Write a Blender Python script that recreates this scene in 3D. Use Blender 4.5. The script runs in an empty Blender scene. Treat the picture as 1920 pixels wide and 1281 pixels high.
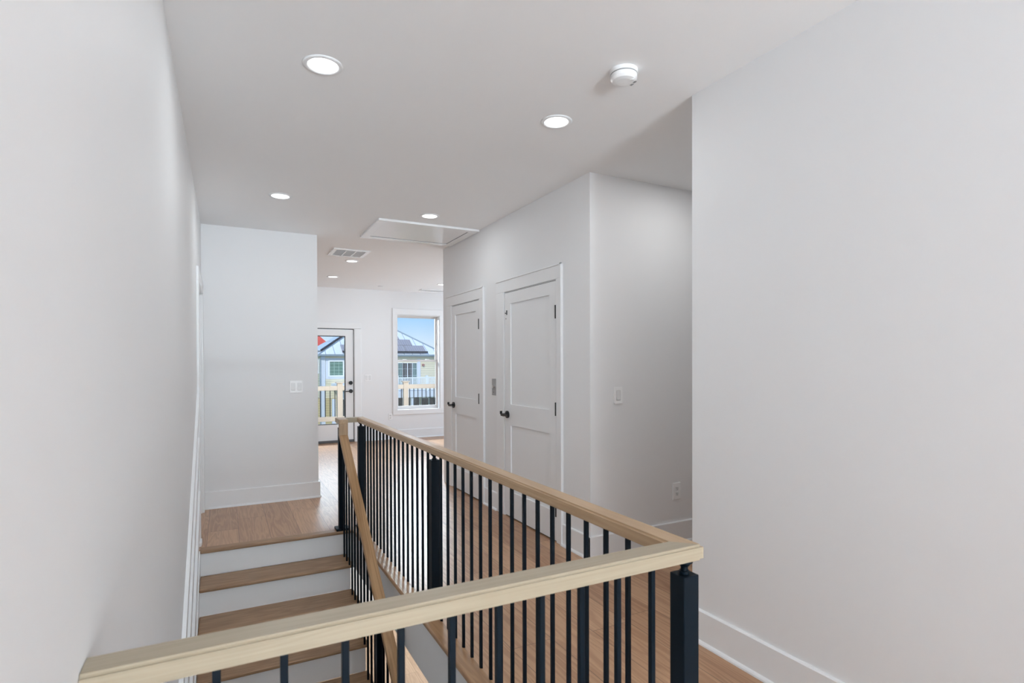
import bpy, bmesh, math, random
from mathutils import Vector, Matrix
random.seed(7)
C = bpy.context.scene.collection
SC = bpy.context.scene
CEIL = 2.74

# ------------------------------------------------------------------ materials
def new_mat(name):
    m = bpy.data.materials.new(name); m.use_nodes = True
    nt = m.node_tree
    return m, nt, nt.nodes['Principled BSDF']

def mnode(nt, op, a, b=None, c=None):
    n = nt.nodes.new('ShaderNodeMath'); n.operation = op
    for i, v in enumerate((a, b, c)):
        if v is None: continue
        if isinstance(v, (int, float)): n.inputs[i].default_value = v
        else: nt.links.new(v, n.inputs[i])
    return n.outputs[0]

def mixc(nt, fac, a, b, mode='MIX'):
    n = nt.nodes.new('ShaderNodeMix'); n.data_type = 'RGBA'; n.blend_type = mode
    for s, v in ((n.inputs['Factor'], fac), (n.inputs['A'], a), (n.inputs['B'], b)):
        if isinstance(v, (int, float)): s.default_value = v
        elif isinstance(v, tuple): s.default_value = (*v, 1)
        else: nt.links.new(v, s)
    return n.outputs['Result']

def mixcol_sockets(n):
    return n

def fix_mix(nt, fac, a, b, mode='MIX'):
    n = nt.nodes.new('ShaderNodeMix'); n.data_type = 'RGBA'; n.blend_type = mode
    si = [s for s in n.inputs if s.enabled]
    f, A, B = si[0], si[1], si[2]
    for s, v in ((f, fac), (A, a), (B, b)):
        if isinstance(v, (int, float)): s.default_value = v
        elif isinstance(v, tuple): s.default_value = (*v, 1)
        else: nt.links.new(v, s)
    return [s for s in n.outputs if s.enabled][0]
mixc = fix_mix

def srgb(r, g, b):
    f = lambda c: ((c/255)/12.92 if c/255 <= .04045 else ((c/255+.055)/1.055)**2.4)
    return (f(r), f(g), f(b))

def plain(name, col, rough=.5, metal=0, spec=.5, bump=0, bscale=400):
    m, nt, p = new_mat(name)
    tc = nt.nodes.new('ShaderNodeTexCoord')
    nz = nt.nodes.new('ShaderNodeTexNoise'); nz.inputs['Scale'].default_value = 3
    nt.links.new(tc.outputs['Object'], nz.inputs['Vector'])
    c = mixc(nt, mnode(nt, 'MULTIPLY', nz.outputs['Fac'], .06), col, tuple(x*.8 for x in col))
    nt.links.new(c, p.inputs['Base Color'])
    p.inputs['Roughness'].default_value = rough
    p.inputs['Metallic'].default_value = metal
    p.inputs['Specular IOR Level'].default_value = spec
    if bump:
        n2 = nt.nodes.new('ShaderNodeTexNoise'); n2.inputs['Scale'].default_value = bscale
        n2.inputs['Detail'].default_value = 3
        nt.links.new(tc.outputs['Object'], n2.inputs['Vector'])
        b = nt.nodes.new('ShaderNodeBump'); b.inputs['Strength'].default_value = bump
        b.inputs['Distance'].default_value = .001
        nt.links.new(n2.outputs['Fac'], b.inputs['Height'])
        nt.links.new(b.outputs['Normal'], p.inputs['Normal'])
    return m

def wood(name, light, dark, axis='Y', plank=None, rough=.4, spec=.5, offs=0., bumps=.25, var=.5, ring=.35, slope=0.):
    """oak: axis = grain direction; plank = (width, length, x0) lays boards in the material"""
    m, nt, p = new_mat(name)
    tc = nt.nodes.new('ShaderNodeTexCoord')
    sep = nt.nodes.new('ShaderNodeSeparateXYZ'); nt.links.new(tc.outputs['Object'], sep.inputs[0])
    X, Y, Z = sep.outputs
    al, ac, aw = {'Y': (Y, X, Z), 'X': (X, Y, Z), 'Z': (Z, X, Y)}[axis]
    if slope: aw = mnode(nt, 'SUBTRACT', aw, mnode(nt, 'MULTIPLY', al, slope))
    pid = None; seam = None
    if plank:
        w, L, x0 = plank
        u = mnode(nt, 'DIVIDE', mnode(nt, 'SUBTRACT', ac, x0), w)
        iu = mnode(nt, 'FLOOR', u)
        wn = nt.nodes.new('ShaderNodeTexWhiteNoise'); wn.noise_dimensions = '1D'
        nt.links.new(iu, wn.inputs['W'])
        v = mnode(nt, 'ADD', mnode(nt, 'DIVIDE', al, L), mnode(nt, 'MULTIPLY', wn.outputs['Value'], 7.3))
        iv = mnode(nt, 'FLOOR', v)
        wn2 = nt.nodes.new('ShaderNodeTexWhiteNoise'); wn2.noise_dimensions = '2D'
        cb = nt.nodes.new('ShaderNodeCombineXYZ'); nt.links.new(iu, cb.inputs[0]); nt.links.new(iv, cb.inputs[1])
        nt.links.new(cb.outputs[0], wn2.inputs['Vector'])
        pid = wn2.outputs['Value']
        fu = mnode(nt, 'FRACT', u); fv = mnode(nt, 'FRACT', v)
        du = mnode(nt, 'MULTIPLY', mnode(nt, 'MINIMUM', fu, mnode(nt, 'SUBTRACT', 1, fu)), w)
        dv = mnode(nt, 'MULTIPLY', mnode(nt, 'MINIMUM', fv, mnode(nt, 'SUBTRACT', 1, fv)), L)
        seam = mnode(nt, 'LESS_THAN', mnode(nt, 'MINIMUM', du, dv), .0016)
    comb = nt.nodes.new('ShaderNodeCombineXYZ')
    sh = mnode(nt, 'MULTIPLY', pid, 37.) if pid is not None else None
    a1 = mnode(nt, 'ADD', mnode(nt, 'MULTIPLY', al, .55), offs)
    if sh is not None: a1 = mnode(nt, 'ADD', a1, sh)
    nt.links.new(a1, comb.inputs[0])
    nt.links.new(mnode(nt, 'MULTIPLY', ac, 7.), comb.inputs[1])
    nt.links.new(mnode(nt, 'MULTIPLY', aw, 7.), comb.inputs[2])
    n1 = nt.nodes.new('ShaderNodeTexNoise'); n1.inputs['Scale'].default_value = 1.3
    n1.inputs['Detail'].default_value = 3; n1.inputs['Distortion'].default_value = .4
    nt.links.new(comb.outputs[0], n1.inputs['Vector'])
    rings = mnode(nt, 'MULTIPLY', n1.outputs['Fac'], 16.)
    rings = mnode(nt, 'MULTIPLY_ADD', mnode(nt, 'SINE', mnode(nt, 'MULTIPLY', rings, 4.4)), .5, .5)
    comb2 = nt.nodes.new('ShaderNodeCombineXYZ')
    nt.links.new(mnode(nt, 'MULTIPLY', a1, 6.), comb2.inputs[0])
    nt.links.new(mnode(nt, 'MULTIPLY', ac, 260.), comb2.inputs[1])
    nt.links.new(mnode(nt, 'MULTIPLY', aw, 260.), comb2.inputs[2])
    n2 = nt.nodes.new('ShaderNodeTexNoise'); n2.inputs['Scale'].default_value = 1.
    n2.inputs['Detail'].default_value = 4
    nt.links.new(comb2.outputs[0], n2.inputs['Vector'])
    fac = mnode(nt, 'ADD', mnode(nt, 'MULTIPLY', rings, ring), mnode(nt, 'MULTIPLY', n2.outputs['Fac'], .45))
    if pid is not None:
        fac = mnode(nt, 'ADD', fac, mnode(nt, 'MULTIPLY', mnode(nt, 'SUBTRACT', pid, .5), var))
    fac = mnode(nt, 'ADD', fac, mnode(nt, 'MULTIPLY', n1.outputs['Fac'], .25))
    c = mixc(nt, fac, light, dark)
    if seam is not None:
        c = mixc(nt, mnode(nt, 'MULTIPLY', seam, .75), c, tuple(x*.22 for x in dark))
    nt.links.new(c, p.inputs['Base Color'])
    p.inputs['Specular IOR Level'].default_value = spec
    r = mnode(nt, 'ADD', mnode(nt, 'MULTIPLY', n2.outputs['Fac'], .15), rough - .07)
    nt.links.new(r, p.inputs['Roughness'])
    b = nt.nodes.new('ShaderNodeBump'); b.inputs['Strength'].default_value = bumps
    b.inputs['Distance'].default_value = .001
    h = mnode(nt, 'MULTIPLY', fac, -1.)
    if seam is not None: h = mnode(nt, 'SUBTRACT', h, mnode(nt, 'MULTIPLY', seam, 1.5))
    nt.links.new(h, b.inputs['Height']); nt.links.new(b.outputs['Normal'], p.inputs['Normal'])
    return m

def emit(name, col, s):
    m, nt, p = new_mat(name)
    p.inputs['Base Color'].default_value = (.9, .9, .9, 1)
    p.inputs['Emission Color'].default_value = (*col, 1)
    p.inputs['Emission Strength'].default_value = s
    return m

def glass_mat(name, refl=.06, tint=(.97, .985, .98)):
    m = bpy.data.materials.new(name); m.use_nodes = True; nt = m.node_tree
    nt.nodes.clear()
    o = nt.nodes.new('ShaderNodeOutputMaterial'); mx = nt.nodes.new('ShaderNodeMixShader')
    t = nt.nodes.new('ShaderNodeBsdfTransparent'); g = nt.nodes.new('ShaderNodeBsdfGlossy')
    t.inputs[0].default_value = (*tint, 1); g.inputs['Roughness'].default_value = .01
    mx.inputs[0].default_value = refl
    nt.links.new(t.outputs[0], mx.inputs[1]); nt.links.new(g.outputs[0], mx.inputs[2])
    nt.links.new(mx.outputs[0], o.inputs[0])
    return m

def siding(name, col, dark, pitch=.17):
    m, nt, p = new_mat(name)
    tc = nt.nodes.new('ShaderNodeTexCoord')
    sep = nt.nodes.new('ShaderNodeSeparateXYZ'); nt.links.new(tc.outputs['Object'], sep.inputs[0])
    f = mnode(nt, 'FRACT', mnode(nt, 'DIVIDE', sep.outputs[2], pitch))
    gap = mnode(nt, 'LESS_THAN', f, .12)
    nt.links.new(mixc(nt, gap, col, dark), p.inputs['Base Color'])
    b = nt.nodes.new('ShaderNodeBump'); b.inputs['Distance'].default_value = .03
    nt.links.new(f, b.inputs['Height']); nt.links.new(b.outputs['Normal'], p.inputs['Normal'])
    p.inputs['Roughness'].default_value = .8
    return m

def seamed(name, col, dark, pitch=.45, axis=0, width=.07, rough=.45):
    m, nt, p = new_mat(name)
    tc = nt.nodes.new('ShaderNodeTexCoord')
    sep = nt.nodes.new('ShaderNodeSeparateXYZ'); nt.links.new(tc.outputs['Object'], sep.inputs[0])
    f = mnode(nt, 'FRACT', mnode(nt, 'DIVIDE', sep.outputs[axis], pitch))
    gap = mnode(nt, 'LESS_THAN', f, width)
    nt.links.new(mixc(nt, gap, col, dark), p.inputs['Base Color'])
    p.inputs['Roughness'].default_value = rough
    return m

def grid_glass(name, col, line, px, pz, w=.07, rough=.15):
    m, nt, p = new_mat(name)
    tc = nt.nodes.new('ShaderNodeTexCoord')
    sep = nt.nodes.new('ShaderNodeSeparateXYZ'); nt.links.new(tc.outputs['Object'], sep.inputs[0])
    fx = mnode(nt, 'LESS_THAN', mnode(nt, 'FRACT', mnode(nt, 'DIVIDE', sep.outputs[0], px)), w)
    fz = mnode(nt, 'LESS_THAN', mnode(nt, 'FRACT', mnode(nt, 'DIVIDE', sep.outputs[2], pz)), w)
    nz = nt.nodes.new('ShaderNodeTexNoise'); nz.inputs['Scale'].default_value = 4
    nt.links.new(tc.outputs['Object'], nz.inputs['Vector'])
    c = mixc(nt, nz.outputs['Fac'], col, tuple(x*.45 for x in col))
    nt.links.new(mixc(nt, mnode(nt, 'MAXIMUM', fx, fz), c, line), p.inputs['Base Color'])
    p.inputs['Roughness'].default_value = rough
    return m

W = .86
WALL = plain('wall_paint', (W, W, W*1.005), .6, spec=.3, bump=.06, bscale=250)
CEILM = plain('ceiling_paint', (.925, .927, .93), .7, spec=.2, bump=.06, bscale=250)
TRIM = plain('trim_paint', (.88, .885, .89), .35, spec=.45)
DOORM = plain('door_paint', (.87, .875, .88), .4, spec=.4)
PLATE = plain('plate_plastic', (.93, .93, .93), .3)
FRAMEG = plain('rocker_shadow_line', (.62, .62, .62), .5)
HATCHM = plain('hatch_satin', (.93, .93, .935), .22, spec=.6)
PLATE2 = plain('switch_plastic', (.80, .80, .80), .3)
DARKGAP = plain('shadow_gap', (.03, .03, .03), .8)
SLOT = plain('socket_slot', (.12, .12, .12), .6)
BLACK = plain('black_powder_coat', (.0028, .0085, .015), .45, spec=.14)
BLACKHW = plain('black_hardware', (.008, .008, .009), .3)
STEEL = plain('brushed_steel', (.52, .52, .52), .35, metal=.9)
STEELD = plain('steel_button', (.6, .6, .6), .25, metal=.9)
FLOOR = wood('oak_floor', srgb(204, 163, 127), srgb(146, 104, 74), 'Y', (.2275, 1.9, -.133), rough=.31, spec=.55, var=.38)
LOWFLOOR = wood('light_oak_floor', srgb(190, 160, 132), srgb(156, 126, 100), 'Y', (.2275, 1.9, -.133), rough=.4)
TREAD_X = wood('oak_tread', srgb(184, 150, 116), srgb(130, 98, 70), 'X', rough=.42)
NOSE_Y = wood('oak_nosing', srgb(196, 158, 120), srgb(142, 106, 76), 'Y', rough=.31, offs=3.1)
RAIL_Y = wood('oak_rail_long', srgb(204, 174, 138), srgb(152, 120, 86), 'Y', rough=.36, offs=1.7, ring=.2)
RAIL_X = wood('oak_rail_cross', srgb(184, 172, 150), srgb(146, 131, 106), 'X', rough=.36, offs=6.9, ring=.14)
RAIL_S = wood('oak_rail_slope', srgb(196, 158, 114), srgb(146, 108, 72), 'Y', rough=.4, offs=8.2, slope=.765)
RAIL_Z = wood('oak_rail_block', srgb(190, 160, 124), srgb(142, 112, 82), 'Z', rough=.4, offs=4.)
DECKM = wood('deck_boards', srgb(150, 136, 120), srgb(124, 110, 96), 'X', (.14, 3., 0.), rough=.7)
DECKP = plain('deck_post_wrap', srgb(232, 210, 188), .7)
VINYL = plain('window_vinyl', (.72, .69, .67), .4)
GLASS = glass_mat('window_glass')
P_CAN, P_FAR, P_PASS, P_REAR, P_SIDE, P_LOW, P_REAR2, P_REAR3, P_FARSKY, P_SUN, P_SKY = 3.2, 4.0, 3.6, 150., 60., 95., 1300., 1550., 430., 2.4, 1.0
DIFF = emit('lamp_diffuser', (.97, .99, 1), 2.6)
DIFF3 = emit('lamp_diffuser_passage', (1, .98, .96), 2.6)
DIFF2 = emit('lamp_diffuser_far', (.97, .99, 1), 2.6)
SIDE = siding('yellow_siding', srgb(238, 228, 200), srgb(196, 186, 160))
SIDE2 = siding('tan_siding', srgb(214, 196, 150), srgb(168, 150, 112))
HTRIM = plain('house_trim', srgb(214, 220, 232), .6)
HWHITE = plain('house_white_trim', srgb(240, 244, 250), .5)
ROOFM = seamed('metal_roof', srgb(240, 243, 248), srgb(150, 158, 170), .62, 0)
ROOFS = seamed('metal_roof_side', srgb(240, 243, 248), srgb(150, 158, 170), .62, 1)
SOLAR = seamed('solar_panel', srgb(168, 162, 166), srgb(136, 132, 140), .17, 0, .2, rough=.55)
SOLARW = seamed('solar_panel_sky_glare', srgb(236, 232, 234), srgb(190, 178, 176), 1.0, 1, .06, rough=.2)  # white sky reflection painted into the panel colour
SOLARD = plain('solar_frame', srgb(28, 32, 46), .5)
REDM = plain('red_roof', srgb(222, 80, 62), .6)
HWIN = grid_glass('house_window', srgb(108, 150, 136), srgb(160, 190, 178), .31, .235, .1)
HDOOR = grid_glass('house_door_glass', srgb(70, 72, 78), srgb(150, 160, 165), .385, .5, .05)
HTEAL = grid_glass('house_door_curtain', srgb(112, 140, 140), srgb(170, 190, 190), .2, .5, .08)
HDARK = grid_glass('house_dark_window', srgb(48, 50, 46), srgb(90, 96, 90), .3, .3, .05)
GRASS = plain('lawn', srgb(92, 116, 70), .9)
GUTTER = plain('gutter', srgb(140, 156, 168), .5)
VENTD = plain('vent_recess', (.30, .30, .30), .7)
VENTL = plain('vent_louver_paint', (.62, .62, .62), .5)

# ------------------------------------------------------------------ mesh helpers
def obj(name, bm, mat, parent=None, smooth=False):
    me = bpy.data.meshes.new(name)
    bmesh.ops.recalc_face_normals(bm, faces=bm.faces)
    if smooth:
        for f in bm.faces: f.smooth = True
    bm.to_mesh(me); bm.free()
    o = bpy.data.objects.new(name, me); C.objects.link(o)
    me.materials.append(mat)
    if parent is not None:
        o.parent = parent
        o.matrix_parent_inverse = parent.matrix_basis.inverted()
    return o

def empty(name, loc):
    o = bpy.data.objects.new(name, None); C.objects.link(o); o.location = loc
    o.empty_display_size = .1
    return o

def tag(o, label=None, cat=None, group=None, kind=None):
    if label: o['label'] = label
    if cat: o['category'] = cat
    if group: o['group'] = group
    if kind: o['kind'] = kind
    return o

def bx(bm, x0, x1, y0, y1, z0, z1, bev=0, seg=2):
    r = bmesh.ops.create_cube(bm, size=1)
    vs = r['verts']
    bmesh.ops.scale(bm, vec=(abs(x1-x0), abs(y1-y0), abs(z1-z0)), verts=vs)
    bmesh.ops.translate(bm, vec=((x0+x1)/2, (y0+y1)/2, (z0+z1)/2), verts=vs)
    if bev:
        es = list({e for v in vs for e in v.link_edges})
        bmesh.ops.bevel(bm, geom=es, offset=bev, segments=seg, affect='EDGES', profile=.5)
    return bm

def box(name, d, mat, parent=None, bev=0, seg=2):
    return obj(name, bx(bmesh.new(), *d, bev=bev, seg=seg), mat, parent)

def boxes(name, ds, mat, parent=None, bev=0):
    bm = bmesh.new()
    for d in ds: bx(bm, *d, bev=bev)
    return obj(name, bm, mat, parent)

def cyl(bm, c, r, h, axis='Z', n=32, r2=None):
    rot = {'Z': Matrix(), 'X': Matrix.Rotation(math.pi/2, 4, 'Y'), 'Y': Matrix.Rotation(-math.pi/2, 4, 'X')}[axis]
    bmesh.ops.create_cone(bm, cap_ends=True, segments=n, radius1=r, radius2=r if r2 is None else r2, depth=h,
                          matrix=Matrix.Translation(c) @ rot)
    return bm

def ring(bm, c, prof, n=48):
    """lathe about vertical axis; prof = [(r,z)...]; closed at ends when r == 0"""
    rows = []
    for r, z in prof:
        if r < 1e-6: rows.append([bm.verts.new((c[0], c[1], c[2]+z))])
        else: rows.append([bm.verts.new((c[0]+r*math.cos(2*math.pi*i/n), c[1]+r*math.sin(2*math.pi*i/n), c[2]+z)) for i in range(n)])
    for a, b in zip(rows, rows[1:]):
        for i in range(n):
            j = (i+1) % n
            if len(a) == 1 and len(b) == 1: continue
            if len(a) == 1: bm.faces.new((a[0], b[i], b[j]))
            elif len(b) == 1: bm.faces.new((a[i], a[j], b[0]))
            else: bm.faces.new((a[i], a[j], b[j], b[i]))
    return bm

def prism_yz(bm, pts, x0, x1):
    """polygon in YZ extruded along X"""
    a = [bm.verts.new((x0, y, z)) for y, z in pts]; b = [bm.verts.new((x1, y, z)) for y, z in pts]
    bm.faces.new(a); bm.faces.new(b[::-1])
    for i in range(len(pts)):
        j = (i+1) % len(pts); bm.faces.new((a[i], b[i], b[j], a[j]))
    return bm

def prism_xy(bm, pts, z0, z1):
    a = [bm.verts.new((x, y, z0)) for x, y in pts]; b = [bm.verts.new((x, y, z1)) for x, y in pts]
    bm.faces.new(a); bm.faces.new(b[::-1])
    for i in range(len(pts)):
        j = (i+1) % len(pts); bm.faces.new((a[i], b[i], b[j], a[j]))
    return bm

def struct(o): o['kind'] = 'structure'; return o

# ------------------------------------------------------------------ room shell
XL, XR, XD = -.194, 2.10, 2.292            # left wall, near right wall, closet-door wall
YS, YW, YF, YE = 6.075, 3.215, 10.10, 6.165  # stub wall, switch wall, far wall, end of the door wall
LOW = -2.955
YB = -7.0
# left wall with the bedroom door opening (y 5.09..5.92)
struct(boxes('wall_left', [(XL-.12, XL, YB, 5.09, LOW-.1, CEIL), (XL-.12, XL, 5.92, YS+.11, -.33, CEIL),
                           (XL-.12, XL, 5.09, 5.92, 2.05, CEIL), (XL-.12, XL, 5.09, 5.92, LOW-.1, -.021),
                           (XL-.12, XL, 5.92, YF, LOW-.1, -.33)], WALL))
struct(box('wall_stub', (XL, .865, YS, YS+.115, 0, CEIL), WALL))
struct(boxes('wall_doors', [(XD, XD+.12, YW+.12, 3.642, 0, CEIL), (XD, XD+.12, 4.543, 5.10, 0, CEIL), (XD, XD+.12, 5.871, YE, 0, CEIL),
                            (XD, XD+.12, 3.642, 4.543, 2.045, CEIL), (XD, XD+.12, 5.10, 5.871, 2.045, CEIL)], WALL))
struct(box('wall_switch', (XD, 4.6, YW, YW+.12, 0, CEIL), WALL))
struct(box('wall_closet_back', (XD+.12, 5.2, YE-.12, YE, 0, CEIL), WALL))
struct(box('wall_right', (XR, XR+.12, YB, 2.065, 0, CEIL), WALL))
struct(box('wall_passage_near', (XR+.12, 4.6, 1.945, 2.065, 0, CEIL), WALL))
struct(box('wall_passage_end', (4.6, 4.72, 1.945, YW+.12, 0, CEIL), WALL))
# back wall behind the camera with a wide opening added for fill light
struct(boxes('wall_back', [(XL-.12, .0, YB-.15, YB, -.33, CEIL), (1.9, XR+.12, YB-.15, YB, -.33, CEIL), (.0, 1.9, YB-.15, YB, -.33, .02), (.0, 1.9, YB-.15, YB, 2.25, CEIL)], WALL))
# far room
XFL, XFR = -2.4, 5.2
struct(box('wall_far_room_left', (XFL-.12, XFL, YS, YF, 0, CEIL), WALL))
struct(boxes('wall_far_room_south', [(XFL, XL-.12, YS, YS+.115, 0, CEIL)], WALL))
struct(boxes('wall_far_room_right', [(XFR, XFR+.15, YE-.12, 6.9, 0, CEIL), (XFR, XFR+.15, 9.3, YF+.15, 0, CEIL), (XFR, XFR+.15, 6.9, 9.3, 0, .5), (XFR, XFR+.15, 6.9, 9.3, 2.35, CEIL)], WALL))
DX0, DX1, DZ = 1.140, 2.055, 2.02
WX0, WX1, WZ0, WZ1 = 2.842, 3.668, .53, 2.305
struct(boxes('wall_far', [(XFL-.12, DX0, YF, YF+.15, -.33, CEIL), (DX1, WX0, YF, YF+.15, -.33, CEIL), (WX1, XFR, YF, YF+.15, -.33, CEIL),
                          (DX0, DX1, YF, YF+.15, DZ, CEIL), (WX0, WX1, YF, YF+.15, WZ1, CEIL), (WX0, WX1, YF, YF+.15, -.33, WZ0), (DX0, DX1, YF, YF+.15, -.33, -.021)], WALL))
EXT = plain('added_cladding', (.50, .44, .38), .8)
struct(boxes('wall_added_cladding', [(XFL-.1, DX0-.06, YF+.151, YF+.18, -.3, 3.2), (DX1+.06, WX0-.05, YF+.151, YF+.18, -.3, 3.2), (WX1+.05, 5.4, YF+.151, YF+.18, -.3, 3.2), (DX0-.06, DX1+.06, YF+.151, YF+.18, DZ+.06, 3.2), (WX0-.05, WX1+.05, YF+.151, YF+.18, WZ1+.05, 3.2), (WX0-.05, WX1+.05, YF+.151, YF+.18, -.3, WZ0-.05)], EXT))  # unseen panel added to cut light bouncing onto the deck rail
struct(box('ceiling', (XFL-.2, 5.5, YB-.2, YF+.15, CEIL, CEIL+.55), CEILM))
# upper floor: boards, joist band below
OX, OY0, OY1 = .965, 1.105, 4.748        # stair opening
FX0 = 5.4
struct(boxes('floor', [(OX, FX0, YB-.15, YF+.14, -.02, 0), (XL, OX, YB-.15, OY0, -.02, 0), (XL, OX, OY1, YF+.14, -.02, 0), (XFL-.1, XL, YS, YF+.14, -.02, 0), (XL-.12, XL, 5.09, 5.92, -.02, 0)], FLOOR))
struct(boxes('floor_edge_band', [(OX, FX0, YB-.15, YF, -.33, -.021), (XL, OX, YB-.15, OY0, -.33, -.021), (XL, OX, OY1+.02, YF, -.33, -.021)], WALL))
# oak nosing around the opening
bm = bmesh.new()
bx(bm, OX-.022, OX+.07, OY0, OY1, -.024, .003, bev=.008, seg=3)
struct(obj('trim_1', bm, NOSE_Y))
struct(box('trim_2', (XL, OX+.06, OY0-.05, OY0+.022, -.024, .003), NOSE_Y, bev=.008, seg=3))
struct(box('trim_3', (OX-.008, OX, OY0, OY1, -.045, -.022), TRIM))
# lower storey
struct(box('floor_lower', (-.5, 5.4, YB, YF, LOW-.05, LOW), LOWFLOOR))
struct(boxes('wall_lower', [(5.2, 5.4, YB, YF, LOW, -.33), (-.4, 5.4, YF-.1, YF, LOW, -.33), (-.4, 5.4, YB, YB+.1, LOW, -.33)], WALL))

# baseboards: flat board with a small stepped cap and shoe moulding
def baseboard(name, p0, p1, nrm, h=.14, t=.015):
    """runs from p0 to p1 on the wall; nrm points into the room"""
    d = Vector((p1[0]-p0[0], p1[1]-p0[1], 0)); L = d.length; d.normalize(); n = Vector((nrm[0], nrm[1], 0))
    prof = [(0, 0), (t+.014, 0), (t+.013, .008), (t+.008, .015), (t, .018), (t, h-.006), (t-.005, h), (0, h)]
    bm = bmesh.new()
    A = [bm.verts.new(Vector((p0[0], p0[1], 0)) + n*a + Vector((0, 0, z))) for a, z in prof]
    B = [bm.verts.new(Vector((p0[0], p0[1], 0)) + d*L + n*a + Vector((0, 0, z))) for a, z in prof]
    bm.faces.new(A); bm.faces.new(B[::-1])
    for i in range(len(prof)):
        j = (i+1) % len(prof); bm.faces.new((A[i], B[i], B[j], A[j]))
    return struct(obj(name, bm, TRIM))
BH = .165
baseboard('baseboard_right', (XR, YB), (XR, 2.065+.015), (-1, 0), BH)
baseboard('baseboard_right_end', (XR-.015, 2.065), (4.6, 2.065), (0, 1), BH)
baseboard('baseboard_switch', (XD-.015, YW), (4.6, YW), (0, -1), BH)
baseboard('baseboard_doors', (XD, YW-.015), (XD, 3.564-.0), (-1, 0), BH)
baseboard('baseboard_doors_mid', (XD, 4.70), (XD, 4.992), (-1, 0), BH)
baseboard('baseboard_stub', (XL+.018, YS), (.865+.015, YS), (0, -1), BH)
baseboard('baseboard_stub_end', (.865, YS+.0005), (.865, YS+.115), (1, 0), BH)
baseboard('baseboard_far', (2.181, YF), (XFR, YF), (0, -1), BH)
baseboard('baseboard_left', (XL, 4.88), (XL, 4.97), (1, 0), BH)
baseboard('baseboard_left_near', (XL, YB), (XL, 1.0), (1, 0), BH)

# ------------------------------------------------------------------ interior doors
def lever(parent, x, y, z, toward=-1):
    """black lever set on a face at x looking to -x"""
    bm = bmesh.new()
    cyl(bm, (x-.006, y, z), .033, .012, 'X', 32)
    cyl(bm, (x-.03, y, z), .012, .045, 'X', 20)
    g = bx(bmesh.new(), 0, 0, 0, 0, 0, 0)
    g.free()
    ys = [y+.014, y-.02, y-.06, y-.105]
    rs = [.013, .014, .011, .007]
    rows = []
    for yy, r in zip(ys, rs):
        rows.append([bm.verts.new((x-.058+.7*r*math.cos(t), yy, z+1.*r*math.sin(t))) for t in [2*math.pi*i/12 for i in range(12)]])
    for a, b in zip(rows, rows[1:]):
        for i in range(12): bm.faces.new((a[i], a[(i+1) % 12], b[(i+1) % 12], b[i]))
    bm.faces.new(rows[0]); bm.faces.new(rows[-1][::-1])
    o = obj('lever_handle', bm, BLACKHW, parent); o['label'] = 'black lever handle'
    bm = bmesh.new(); bx(bm, x-.075, x-.052, y+.006, y+.012, z+.006, z+.034, bev=.002)
    t = obj('thumb_turn', bm, BLACKHW, o)
    return o

def hall_door(name, y0, y1, co0, co1, pan, low_top):
    zt = 2.045; xf = XD-.018; xs = XD-.012
    r = empty(name, (XD, (y0+y1)/2, 0)); struct(r)
    bm = bmesh.new()                                      # casing, flat stock with a back band
    bx(bm, xf, XD, co0, y0, 0, zt, bev=.003); bx(bm, xf, XD, y1, co1, 0, zt, bev=.003)
    bx(bm, xf, XD, co0, co1, zt, zt+.112, bev=.003)
    bx(bm, xf-.008, xf+.004, co0-.004, co0+.014, 0, zt+.116, bev=.002)
    bx(bm, xf-.008, xf+.004, co0-.004, co1+.002, zt+.102, zt+.116, bev=.002)
    obj('casing', bm, TRIM, r)
    boxes('jamb', [(XD, XD+.12, y0, y0+.006, 0, zt), (XD, XD+.12, y1-.006, y1, 0, zt), (XD, XD+.12, y0+.006, y1-.006, zt-.006, zt)], TRIM, r)
    # slab with two recessed shaker panels
    a0, a1 = y0+.009, y1-.009; zb, ztp = .012, zt-.012
    p0, p1 = pan; pz = [(.235, low_top), (1.024, 1.933)]
    bm = bmesh.new()
    bx(bm, xs, xs+.035, a0, p0, zb, ztp); bx(bm, xs, xs+.035, p1, a1, zb, ztp)
    bx(bm, xs, xs+.035, p0, p1, zb, pz[0][0]); bx(bm, xs, xs+.035, p0, p1, pz[0][1], pz[1][0]); bx(bm, xs, xs+.035, p0, p1, pz[1][1], ztp)
    bmesh.ops.remove_doubles(bm, verts=bm.verts, dist=1e-5)
    slab = obj('door_slab', bm, DOORM, r)
    for k, (z0, z1) in enumerate(pz):
        bm = bmesh.new()
        bx(bm, xs+.012, xs+.024, p0-.004, p1+.004, z0-.004, z1+.004)
        obj('door_panel', bm, DOORM, slab)
    boxes('reveal_gap_shade', [(xs+.012, xs+.03, y0+.006, a0, 0, zt-.006), (xs+.012, xs+.03, a1, y1-.006, 0, zt-.006), (xs+.012, xs+.03, a0, a1, ztp, zt-.006), (xs+.012, xs+.03, a0, a1, 0, zb)], DARKGAP, r)  # dark filler stands in for the shade inside the reveal
    for z in (1.74, .985, .20):
        bm = bmesh.new(); cyl(bm, (xs-.004, a0-.002, z+.052), .0075, .104, 'Z', 12)
        h = obj('hinge', bm, BLACKHW, r); h['label'] = 'black hinge barrel'
    lever(slab, xs, y1-.065, .93)
    return r
d1 = hall_door('door_1', 3.642, 4.543, 3.564, 4.70, (3.748, 4.422), .838)
d2 = hall_door('door_2', 5.10, 5.871, 4.992, 6.024, (5.192, 5.762), .838)
struct(boxes('wall_closet_inside', [(XD+.12, 3.2, YW+.12, YW+.125, 0, CEIL), (3.2, 3.25, YW+.12, YE-.12, 0, CEIL)], WALL))
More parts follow.
